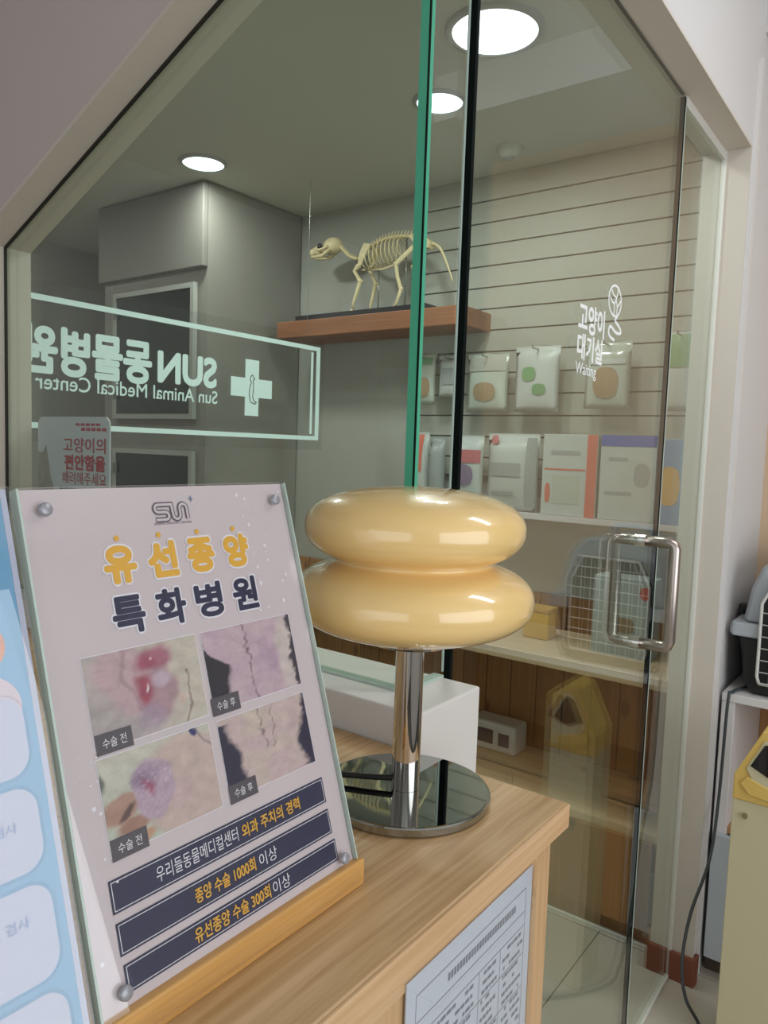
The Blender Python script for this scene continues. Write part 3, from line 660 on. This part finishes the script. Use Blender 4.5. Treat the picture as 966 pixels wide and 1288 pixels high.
# cable hanging down in front of the unit
bm = bm_new(); tube(bm, spline([(-.425, 2.40, .868), (-.446, 2.31, .869), (-.452, 2.285, .84), (-.453, 2.265, .574), (-.452, 2.20, .414), (-.470, 2.10, .291), (-.471, 2.05, .181), (-.456, 2.05, .086), (-.426, 2.08, .010), (-.38, 2.00, .006), (-.30, 1.90, .006)], 8), .0045, 8)
tag(link('power_cable', bm, M['cable'], None, smooth=True), 'dark grey cable hanging from the white unit to the floor', 'cable')

# cream dispenser column with yellow head
dc = thing('dispenser_column', 'cream floor column with a yellow slanted head and black panel', 'dispenser', (-.302, 2.065, 0))
link('cabinet_body', bx(-.066, .066, -.065, .065, .0, .690), M['cream'], dc, bevel=.002)
link('side_stripe', bx(.0665, .070, -.055, .055, .02, .67), M['white'], dc)
bm = bm_new(); hp = [(-.067, .6905), (.067, .6905), (.067, .845), (.020, .885), (-.010, .872), (-.067, .752)]
prism(bm, hp, -.067, .067, lambda x, z, y: (x, y, z)); link('head', bm, M['yellow'], dc, bevel=.003)
dr = Vector((.057, 0, .120)).normalized(); nn = Vector((-dr.z, 0, dr.x))
# slanted black panel and its lid on the front
bm = bm_new(); prism(bm, [(-.040, .775), (.0, .705), (.062, .705), (.062, .80), (.022, .862), (-.004, .852)], -.0715, -.0675, lambda x, z, y: (x, y, z)); link('head_cover', bm, M['cream'], dc, bevel=.002)
bm = bm_new(); prism(bm, [(-.030, .785), (.012, .765), (.056, .785), (.022, .852), (-.002, .843)], -.0735, -.0718, lambda x, z, y: (x, y, z)); link('black_panel', bm, M['screen'], dc)
bm = bm_new(); prism(bm, [(-.050, .735), (-.036, .755), (.045, .728), (.040, .703), (-.030, .712)], -.073, -.0676, lambda x, z, y: (x, y, z)); link('flap', bm, M['yellow'], dc, bevel=.0015)
bm = bm_new(); tube(bm, [(-.035, -.065, .655), (-.035, -.073, .655)], .007, 14); link('screw', bm, M['brass'], dc, smooth=False)

# ================================================================ COUNTER
ct = thing('reception_counter', 'light oak counter top and body in front of the glass', 'counter', (-.7, .1, 0))
Tc = Matrix.Translation((.7, -.1, 0)); ZC = 1.165
def ctl(name, bm, m, **k): return link(name, bm, m, ct, T=Tc, **k)
ctl('top_board', bx(-1.45, -.2935, -.60, .7395, ZC-.026, ZC), M['oak'], bevel=.0025)
ctl('edge_band', bx(-.2935, -.2915, -.599, .7385, ZC-.0255, ZC-.001), M['oak_edge'])
ctl('corner_post', bx(-.345, -.304, .684, .724, 0, ZC-.0265), M['oak_v'], bevel=.001)
ctl('front_panel', bx(-.345, -.306, -.58, .683, 0, ZC-.0265), M['oak_v'])
ctl('front_rail', bx(-.3059, -.304, .4, .683, ZC-.052, ZC-.0265), M['oak_edge'])
ctl('side_panel', bx(-1.44, -.3455, .700, .7235, 0, ZC-.0265), M['oak_v'])
ctl('side_panel', bx(-1.44, -.3455, -.58, -.555, 0, ZC-.0265), M['oak_v'])

# price sheet in a clear holder on the counter front
ps = thing('price_sheet', 'printed table sheet in a clear holder on the counter front', 'notice', (-.3035, .57, .96))
TP = frame_matrix((.0005, 0, 0), (0, 1, 0), (0, 0, 1))
link('sheet', bx(0, .001, -.112, .108, -.155, .160), M['paper'], ps)
link('clear_holder', bx(.0015, .0035, -.116, .114, -.16, .162), M['acrylic'], ps)
bm = bm_new()
def hl(y0, y1, z): box(bm, .001, .0012, y0, y1, z-.0004, z+.0004)
def vl(y, z0, z1): box(bm, .001, .0012, y-.0003, y+.0003, z0, z1)
hl(-.098, .095, .142); hl(-.098, .095, .118); vl(-.098, .118, .142); vl(.095, -.14, .142)
for z in (.104, .075, .04, .0, -.04, -.08, -.14): hl(-.098, .095, z)
for y in (-.098, -.082, .005, .045): vl(y, -.14, .104)
link('table_lines', bm, M['ink'], ps)
bm = bm_new(); random.seed(3)
for row in range(26):
    z = .098-row*.0088; 
    for (a_, b_) in ((-.094, -.085), (-.078, -.004), (.009, .042), (.050, .092)):
        y = a_+random.random()*.004
        while y < b_-.004:
            wd_ = .002+random.random()*.006
            if random.random() < .72: box(bm, .001, .0012, y, min(y+wd_, b_), z-.0018, z+.0016)
            y += wd_+.0016
y = -.05
for k in range(26): box(bm, .001, .0012, y+k*.0048, y+k*.0048+.0034, .127, .134)
link('small_print', bm, M['ink'], ps)['kind'] = 'stuff'

# ================================================================ LAMP
lx, ly = -.4335, .638
lp = thing('table_lamp', 'lamp with two-tier cream glass shade and chrome stem on the counter', 'lamp', (lx, ly, ZC))
bm = bm_new(); lathe(bm, [(0, .0005), (.084, .0005), (.0885, .0012), (.0895, .0022), (.0895, .0088), (.0885, .0100), (.087, .0104), (0, .0104)], 96); o = link('base_disc', bm, M['mirror'], lp, smooth=False)
bm = bm_new(); lathe(bm, [(.0148, .0106), (.0148, .170)], 40); lathe(bm, [(0, .170), (.0148, .170)], 40); o = link('stem', bm, M['chrome'], lp, smooth=True)
bm = bm_new(); lathe(bm, [(0, .1625), (.012, .1625), (.044, .167), (.046, .1695), (.046, .1725), (0, .173)], 56); link('shade_plate', bm, M['chrome'], lp, smooth=False)
def tier(zc, R, h, e, t0, t1, n=26):
    out = []
    for i in range(n+1):
        t = t0+(t1-t0)*i/n; c, s = math.cos(t), math.sin(t)
        out.append((R*abs(c)**(2/e), zc+h*math.copysign(abs(s)**(2/e), s)))
    return out
E_ = 2.35
lo = tier(.2150, .1242, .0430, E_, -PI/2, PI/2, 60); hi = tier(.2860, .1128, .0415, E_, -PI/2, PI/2, 60)
prof = []
zs = [.2150-.0430+(.2860+.0415-(.2150-.0430))*i/160 for i in range(161)]
def rad(t, z):
    zc, R, h = t; q = 1-abs((z-zc)/h)**E_
    return R*q**(1/E_) if q > 0 else 0
def smax(a, b, k=.006):
    if a == 0 or b == 0: return max(a, b)
    d = max(k-abs(a-b), 0)/k; return max(a, b)+d*d*k*.25
wz = None
prof = [(max(0, p[0]), p[1]) for p in lo if p[0] >= rad((.2860, .1128, .0415), p[1]) or p[1] < .2150]
prof2 = [(max(0, p[0]), p[1]) for p in hi if p[0] >= rad((.2150, .1242, .0430), p[1]) or p[1] > .286]
full = prof+prof2
# round the waist where the two tiers meet
k0 = len(prof)
for it in range(4):
    nf = list(full)
    for i in range(k0-6, k0+6): nf[i] = ((full[i-1][0]+2*full[i][0]+full[i+1][0])/4, (full[i-1][1]+2*full[i][1]+full[i+1][1])/4)
    full = nf
full[0] = (0, full[0][1]); full[-1] = (0, full[-1][1])
bm = bm_new(); lathe(bm, full, 96); link('glass_shade', bm, M['shade'], lp, smooth=True)
bm = bm_new(); tube(bm, spline([(-.010, -.008, .020), (-.03, -.02, .019), (-.06, -.035, .018), (-.10, -.055, .017), (-.125, -.07, .008), (-.16, -.09, .004), (-.25, -.12, .004), (-.40, -.12, .004)], 8), .0033, 8)
link('power_cord', bm, M['blackcable'], lp, smooth=True)

# ================================================================ POSTERS
K = .942
V = Vector((-.1, 0, .327)).normalized()
def poster_frame(y): return frame_matrix((0, y, .023), (0, 1, 0), V, K)
PX = -.373
def holder(name, label, y_root, u0, u1, top, y0b, y1b):
    t = thing(name, label, 'poster stand', (PX, y_root, ZC))
    return t
p1 = thing('surgery_poster_stand', 'clear poster stand with yellow and navy Korean headline on a beech base', 'poster stand', (PX, .241, ZC))
T1 = poster_frame(0)
Wp, Hp = .2487, .342
def slab(u0, u1, v0, v1, n0, n1): return bx(u0, u1, v0, v1, n0, n1)
link('printed_sheet', slab(0, Wp, -.020, Hp, -.0012, 0), M['sheet'], p1, T=T1)
sheet1 = [o for o in p1.children if o.name.startswith('printed_sheet')][0]
link('acrylic_front', slab(-.0005, Wp+.0005, -.020, Hp+.0005, .0022, .0048), M['acrylic'], p1, T=T1)
tag(link('acrylic_edge', slab(Wp+.0006, Wp+.0016, 0, Hp, -.0040, .0048), M['edge_pale'], p1, T=T1), 'pale acrylic edge')
link('acrylic_edge', slab(-.0022, -.0006, 0, Hp, -.0040, .0048), M['edge_pale'], p1, T=T1)
link('acrylic_back', slab(-.0005, Wp+.0005, -.020, Hp+.0005, -.0040, -.0014), M['acrylic'], p1, T=T1)
bm = bx(.007, -.057, -.005, .242, 0, .023); link('wooden_base', bm, M['beech'], p1, bevel=.0015)
for (u, v) in ((.0154, .327), (.233, .3264), (.0163, .0108), (.2334, .0068)):
    bm = bm_new(); lathe(bm, [(0, .0080), (.0035, .0080), (.0046, .0072), (.0048, .0048)], 24); bm.transform(Matrix.Translation((u, v, 0)))
    link('standoff_screw', bm, M['screwgrey'], p1, T=T1, smooth=True)
def L1(t, u, v, w_, h_, m_, bold=0, n=.0006, name='lettering'): return letters(t, T1, u, v, w_, h_, M[m_], sheet1, bold, n, name)
for i, (ch, u, v) in enumerate((('유', .0683, .2845), ('선', .1055, .2850), ('종', .1428, .2850), ('양', .1808, .2852))):
    L1(ch, u, v, .0305, .0315, 'pwhite', .085, .0004, 'headline_outline'); L1(ch, u, v, .0275, .0285, 'gold', .058, .0007, 'headline')
for i, (ch, u, v) in enumerate((('특', .0685, .2475), ('화', .1060, .2480), ('병', .1428, .2482), ('원', .1816, .2482))):
    L1(ch, u, v, .0305, .0310, 'pwhite', .085, .0004, 'headline_outline'); L1(ch, u, v, .0275, .0280, 'navy', .042, .0007, 'headline')
for u in (.0687, .1054, .1427, .1808):
    flat([(u+.0022*math.cos(a*PI/8), .3040+.0022*math.sin(a*PI/8)) for a in range(16)], T1, M['gold'], sheet1, .0006, 'headline_dot')
# logo
bm = bm_new()
def arc(cx, cy_, r, a0, a1, n=8): return [(cx+r*math.cos(math.radians(a0+(a1-a0)*i/n)), cy_+r*math.sin(math.radians(a0+(a1-a0)*i/n))) for i in range(n+1)]
lc = (.1215, .3215)
def logo(bm, wd, z):
    s_ = [(.0145, .006)]+[(-.011, .006)]+arc(-.0125, .0030, .0030, 90, 270)+[(-.006, .0)]+arc(-.006, -.0030, .0030, 90, -90)+[(-.0155, -.006)]
    s_ = [(-.0035, .006)]+s_[1:]
    u_ = [(-.0035, .006), (.0005, .006), (.0010, -.001)]+arc(.0045, -.0025, .0035, 180, 360)+[(.008, .002)]+arc(.0115, .0025, .0035, 180, 0)+[(.0150, -.006)]
    for P_ in (s_, u_): stroke(bm, [(x+lc[0], y+lc[1]) for x, y in P_], wd, z)
logo(bm, .0042, .0006); bm.transform(T1); me = bpy.data.meshes.new('logo'); bm.to_mesh(me); bm.free(); lg = link_mesh('logo', me, M['pgrey'], sheet1)
bm = bm_new(); logo(bm, .0020, .0009); bm.transform(T1); me = bpy.data.meshes.new('logo_inline'); bm.to_mesh(me); bm.free(); link_mesh('logo_inline', me, M['sheet'], sheet1)
L1('ANIMAL MEDICAL CENTER', .1215, .3125, .036, .0016, 'pgrey', .0, .0006)
bm = bm_new(); stroke(bm, [(.1405, .3315), (.1445, .3315)], .0010, .0006); stroke(bm, [(.1425, .3290), (.1425, .3340)], .0010, .0007); bm.transform(T1); me = bpy.data.meshes.new('logo_star'); bm.to_mesh(me); bm.free(); link_mesh('logo_star', me, M['star'], sheet1)

# photographs (printed pictures as coloured grids)
def mixc(a, b, t): t = max(0, min(1, t)); return tuple(a[i]+(b[i]-a[i])*t for i in range(3))
def sm(d, r, s=.25): return max(0, min(1, (1-d/r)/s)) if r else 0
def ell(x, y, cx, cy_, rx, ry, rot=0):
    dx, dy = x-cx, y-cy_; c, s = math.cos(rot), math.sin(rot); return math.hypot((dx*c+dy*s)/rx, (-dx*s+dy*c)/ry)
from mathutils import noise as mn
def nz(x, y, s, o=0): return mn.noise(Vector((x*s, y*s, o)))
H_ = lambda h: hexc(h)[:3]
def pic1(x, y):
    c = mixc(H_('#b9ada8'), H_('#c9bfae'), x+.3*nz(x, y, 4)); 
    c = mixc(c, H_('#a79d9d'), .6*sm(ell(x, y, .1, .15, .4, .4), 1))
    c = mixc(c, H_('#c4a2a8'), .8*sm(ell(x, y, .35, .65, .28, .5, .35), 1))
    c = mixc(c, H_('#a3868a'), .7*sm(abs((x-.36)-.05*math.sin(y*6)), .03, .8)*(y > .3))
    c = mixc(c, H_('#ad8890'), .9*sm(ell(x, y, .58, .42, .2, .36, -.1), 1, .3))
    c = mixc(c, H_('#a592a4'), .7*sm(ell(x, y, .5, .18, .16, .2), 1, .5))
    c = mixc(c, H_('#a96678'), .95*sm(ell(x, y, .58, .82, .20, .17), 1, .35))
    c = mixc(c, H_('#a24a5e'), .8*sm(ell(x, y, .52, .80, .11, .12), 1, .5))
    c = mixc(c, H_('#9e3c52'), .9*sm(ell(x, y, .46, .50, .085, .22, .15), 1, .5))
    c = mixc(c, H_('#c9b6c2'), .8*sm(ell(x, y, .63, .58, .12, .09), 1, .5))
    c = mixc(c, H_('#cfb4a6'), .9*sm(ell(x, y, .78, .30, .05, .075), 1, .3))
    c = mixc(c, H_('#6f4b4c'), .8*sm(abs(x-(.82+.06*math.sin((y-.1)*5))), .014, .9)*(y < .62))
    c = mixc(c, H_('#f0dfe2'), sm(ell(x, y, .48, .52, .015, .05), 1, .6)); c = mixc(c, H_('#e8c8cf'), sm(ell(x, y, .56, .84, .02, .03), 1, .6))
    return c
def pic2(x, y):
    c = mixc(H_('#c9b2b6'), H_('#c2a6b4'), .5+.8*nz(x, y, 5)); c = mixc(c, H_('#b79cae'), .7*sm(ell(x, y, .68, .45, .2, .3), 1, .6))
    c = mixc(c, H_('#d3c7bd'), .8*sm(ell(x, y, .9, .5, .14, .7), 1, .4))
    l = .43+.05*(1-y)*1.2+.008*math.sin(y*60); c = mixc(c, H_('#5c3d44'), .8*sm(abs(x-l), .014, .8)*(.5+.5*(math.sin(y*34) > -.6)))
    e = .16+.10*math.sin(y*3.2)-.12*max(0, y-.5)*2
    if x < e*max(0, min(1, (.8-y)*3)): c = mixc(c, H_('#241f2b'), min(1, (e-x)*18))
    r_ = .93+.04*nz(x, y, 14); 
    if x > r_: c = mixc(c, H_('#3c3442'), min(1, (x-r_)*26))
    return c
def pic3(x, y):
    c = mixc(H_('#b9bfae'), H_('#c8c3b4'), y); c = mixc(c, H_('#2c3a34'), .8*sm(ell(x, y, .0, .75, .06, .14), 1, .5))
    c = mixc(c, H_('#c8b2a8'), sm(ell(x, y, .72, .45, .48, .56), 1, .12)); c = mixc(c, H_('#c4a8a8'), .6*sm(ell(x, y, .65, .35, .3, .3), 1, .8))
    c = mixc(c, H_('#b08b7a'), sm(ell(x, y, .12, .42, .2, .17, .7), 1, .25)); c = mixc(c, H_('#5f4440'), sm(ell(x, y, .16, .36, .12, .05, .8), 1, .4)); c = mixc(c, H_('#a57c6a'), sm(ell(x, y, .2, .22, .17, .10, .3), 1, .3)); c = mixc(c, H_('#c49a7c'), sm(ell(x, y, .2, .06, .2, .09, .2), 1, .3))
    c = mixc(c, H_('#b79fae'), sm(ell(x, y, .42, .50, .19, .36, .1), 1, .15)); c = mixc(c, H_('#7d6580'), .8*sm(ell(x, y, .36, .66, .14, .16, -.3), 1, .8))
    c = mixc(c, H_('#a04866'), .9*sm(ell(x, y, .38, .55, .05, .15, .2), 1, .8)); c = mixc(c, H_('#d6c8d2'), .35*max(0, nz(x, y, 40)*2)*sm(ell(x, y, .42, .5, .18, .34), 1, .2))
    c = mixc(c, H_('#2c2a6a'), sm(ell(x, y, .84, .97, .05, .06), 1, .3)); c = mixc(c, H_('#6a6470'), .7*sm(abs((x-.9)-(.9-y)*.5), .02, .8)*(y > .72))
    return c
def pic4(x, y):
    c = mixc(H_('#cdbcae'), H_('#c9aeb0'), .5+.9*nz(x, y, 4)+.3*(.5-y))
    for (xa, s) in ((.42, 1), (.60, -1)):
        l = xa+s*.10*(1-y)+.01*math.sin(y*40); c = mixc(c, H_('#5b3d42'), .7*sm(abs(x-l), .013, .8)*(y > .45)*(.4+.6*(math.sin(y*44+xa*9) > -.3)))
    y = max(0, min(1, y)); e = .10+.17*(1-y)**.8*(1 if y > .15 else .9)+.02*nz(x, y, 18); c = mixc(c, H_('#231f3a'), max(0, min(1, (e-x)*14))*(y < .95))
    r_ = .97-.16*(1-abs(y-.35)*1.4)+.03*nz(x, y, 18); c = mixc(c, H_('#2a2440'), max(0, min(1, (x-r_)*16)))
    return c
def picture(u0, u1, v0, v1, fn, nx=96, ny=64):
    me = bpy.data.meshes.new('photo_print'); vs = []; cs = []
    for j in range(ny+1):
        for i in range(nx+1):
            vs.append((u0+(u1-u0)*i/nx, v0+(v1-v0)*j/ny, .0006)); n_ = 1+.16*nz(i/nx, j/ny, 9, 3)+.10*nz(i/nx, j/ny, 26, 5); wx, wy = i/nx+.05*nz(i/nx, j/ny, 5, 8)+.012*nz(i/nx, j/ny, 22, 8), j/ny+.05*nz(i/nx, j/ny, 5, 12)+.012*nz(i/nx, j/ny, 22, 12); cs.append(tuple(max(0, q*n_*.92) for q in fn(wx, wy)))
    fs = [(j*(nx+1)+i, j*(nx+1)+i+1, (j+1)*(nx+1)+i+1, (j+1)*(nx+1)+i) for j in range(ny) for i in range(nx)]
    me.from_pydata(vs, [], fs); at = me.color_attributes.new('print', 'FLOAT_COLOR', 'POINT')
    for k_, c in enumerate(cs): at.data[k_].color = (*c, 1)
    me.transform(T1); o = link_mesh('photo_print', me, M['pic'], sheet1)
    e = .0006; flat(quad(u0-e, u1+e, v0-e, v1+e), T1, M['pwhite'], sheet1, .0003, 'photo_border')
    return o
for (u0, u1, v0, v1, fn, cap, lu, lab) in ((.0258, .1222, .1608, .2235, pic1, '수술 전', .0262, 'photo of pink skin with red lumps'), (.1280, .2262, .1612, .2232, pic2, '수술 후', .1262, 'photo of shaved skin with one stitched line'), (.0248, .1202, .0918, .1550, pic3, '수술 전', .0250, 'photo of a hand holding a round swelling'), (.1285, .2256, .0932, .1535, pic4, '수술 후', .1280, 'photo of shaved skin with two stitched lines')):
    tag(picture(u0, u1, v0, v1, fn), lab)
    lw = .0285; flat(quad(lu, lu+lw, v0-.0035, v0+.0105), T1, M['plabel'], sheet1, .0009, 'caption_plate')
    L1(cap, lu+lw/2, v0+.0035, .0185, .0068, 'pwhite', .0, .0012, 'caption')
# navy banners
for (u0, u1, v0, v1) in ((.0194, .2296, .0568, .0782), (.0198, .2296, .0302, .0510), (.0206, .2310, .0068, .0248)):
    flat(quad(u0, u1, v0, v1), T1, M['navy'], sheet1, .0004, 'banner')
    bm = bm_new(); a_ = .0017; stroke(bm, [(u0+a_, v0+a_), (u1-a_, v0+a_), (u1-a_, v1-a_), (u0+a_, v1-a_), (u0+a_, v0+a_)], .0005, .0007); bm.transform(T1); me = bpy.data.meshes.new('banner_line'); bm.to_mesh(me); bm.free(); link_mesh('banner_line', me, M['pwhite'], sheet1)
L1('우리들동물메디컬센터', .0920, .0676, .0745, .0105, 'pwhite', .0, .0009)
L1('외과 주치의 경력', .1655, .0672, .0645, .0105, 'gold', .022, .0009)
L1('종양 수술 1000회', .1115, .0408, .0585, .0105, 'gold', .022, .0009)
L1('이상', .1545, .0405, .0190, .0102, 'pwhite', .0, .0009)
L1('유선종양 수술 300회', .1135, .0158, .0740, .0105, 'gold', .022, .0009)
L1('이상', .1630, .0156, .0190, .0102, 'pwhite', .0, .0009)
# printed water droplets
random.seed(11); bm = bm_new()
for i in range(60):
    if i < 42: u, v = .19+random.random()*.054, .225+random.random()*.11
    else: u, v = .006+random.random()*.022, .03+random.random()*.13
    r_ = .0004+random.random()**3*.0016
    bm.faces.new([bm.verts.new((u+r_*math.cos(a*PI/5), v+r_*math.sin(a*PI/5), .00035+i*.000001)) for a in range(10)])
bm.transform(T1); me = bpy.data.meshes.new('printed_droplets'); bm.to_mesh(me); bm.free(); link_mesh('printed_droplets', me, M['drop'], sheet1)['kind'] = 'stuff'

# blue poster stand at the left edge
p2 = thing('blue_poster_stand', 'blue poster stand with white rounded panels, left of the surgery poster', 'poster stand', (PX, .236, ZC))
T2 = T1 @ Matrix.Translation((-.0005, 0, .004))
T2 = poster_frame(.005*0) @ Matrix.Translation((0, 0, .004))
B0, B1 = -.252, -.0035
link('printed_sheet', slab(B0, B1-.004, -.020, .342, -.0012, 0), M['blue'], p2, T=T2)
sh2 = [o for o in p2.children if o.name.startswith('printed_sheet')][0]
link('sheet_margin', slab(B1-.0039, B1, -.020, .342, -.0012, 0), M['pbox'], p2, T=T2)
link('acrylic_front', slab(B0, B1+.0008, -.020, .3425, .0020, .0045), M['acrylic'], p2, T=T2)
link('wooden_base', bx(.007, -.057, -.26, -.008, 0, .023), M['beech'], p2, bevel=.0015)
for (v0, v1) in ((.1620, .2105), (.1060, .1555), (.0435, .0985), (-.015, .036)):
    cu = (B0+.02+(-.0145))/2; wd_ = (-.0145-(B0+.02)); cv = (v0+v1)/2; hh = v1-v0
    rr_ = rrect(wd_, hh, .014, 8)
    flat(off(rr_, cu, cv), T2, M['pbox'], sh2, .0004, 'text_panel')
    bm = bm_new(); P_ = off(rrect(wd_+.003, hh+.003, .0155, 14), cu, cv); P_.append(P_[0]); acc = []
    for a_, b_ in zip(P_, P_[1:]):
        L_ = math.dist(a_, b_); nseg = max(1, int(L_/.0022))
        for s_ in range(nseg):
            t0_, t1_ = s_/nseg, (s_+.5)/nseg
            stroke(bm, [(a_[0]+(b_[0]-a_[0])*t0_, a_[1]+(b_[1]-a_[1])*t0_), (a_[0]+(b_[0]-a_[0])*t1_, a_[1]+(b_[1]-a_[1])*t1_)], .0006, .0006)
    bm.transform(T2); me = bpy.data.meshes.new('dotted_outline'); bm.to_mesh(me); bm.free(); link_mesh('dotted_outline', me, M['dots'], sh2)
letters('검사', T2, -.0355, .1340, .0140, .0065, M['pblue'], sh2, .02, .0008)
letters('질 검사', T2, -.0415, .0795, .0240, .0068, M['pblue'], sh2, .02, .0008)
flat([(-.038+.019*math.cos(a*PI/12), .243+.017*math.sin(a*PI/12)) for a in range(24)], T2, mat('print orange skin', '#d08c68', .5, var=.2, scale=90), sh2, .0005, 'ear_picture')
flat([(-.040+.026*math.cos(a*PI/12), .205+.022*math.sin(a*PI/12)) for a in range(24)], T2, mat('print pale skin', '#c9b6bd', .5, var=.08, scale=60), sh2, .0003, 'picture')
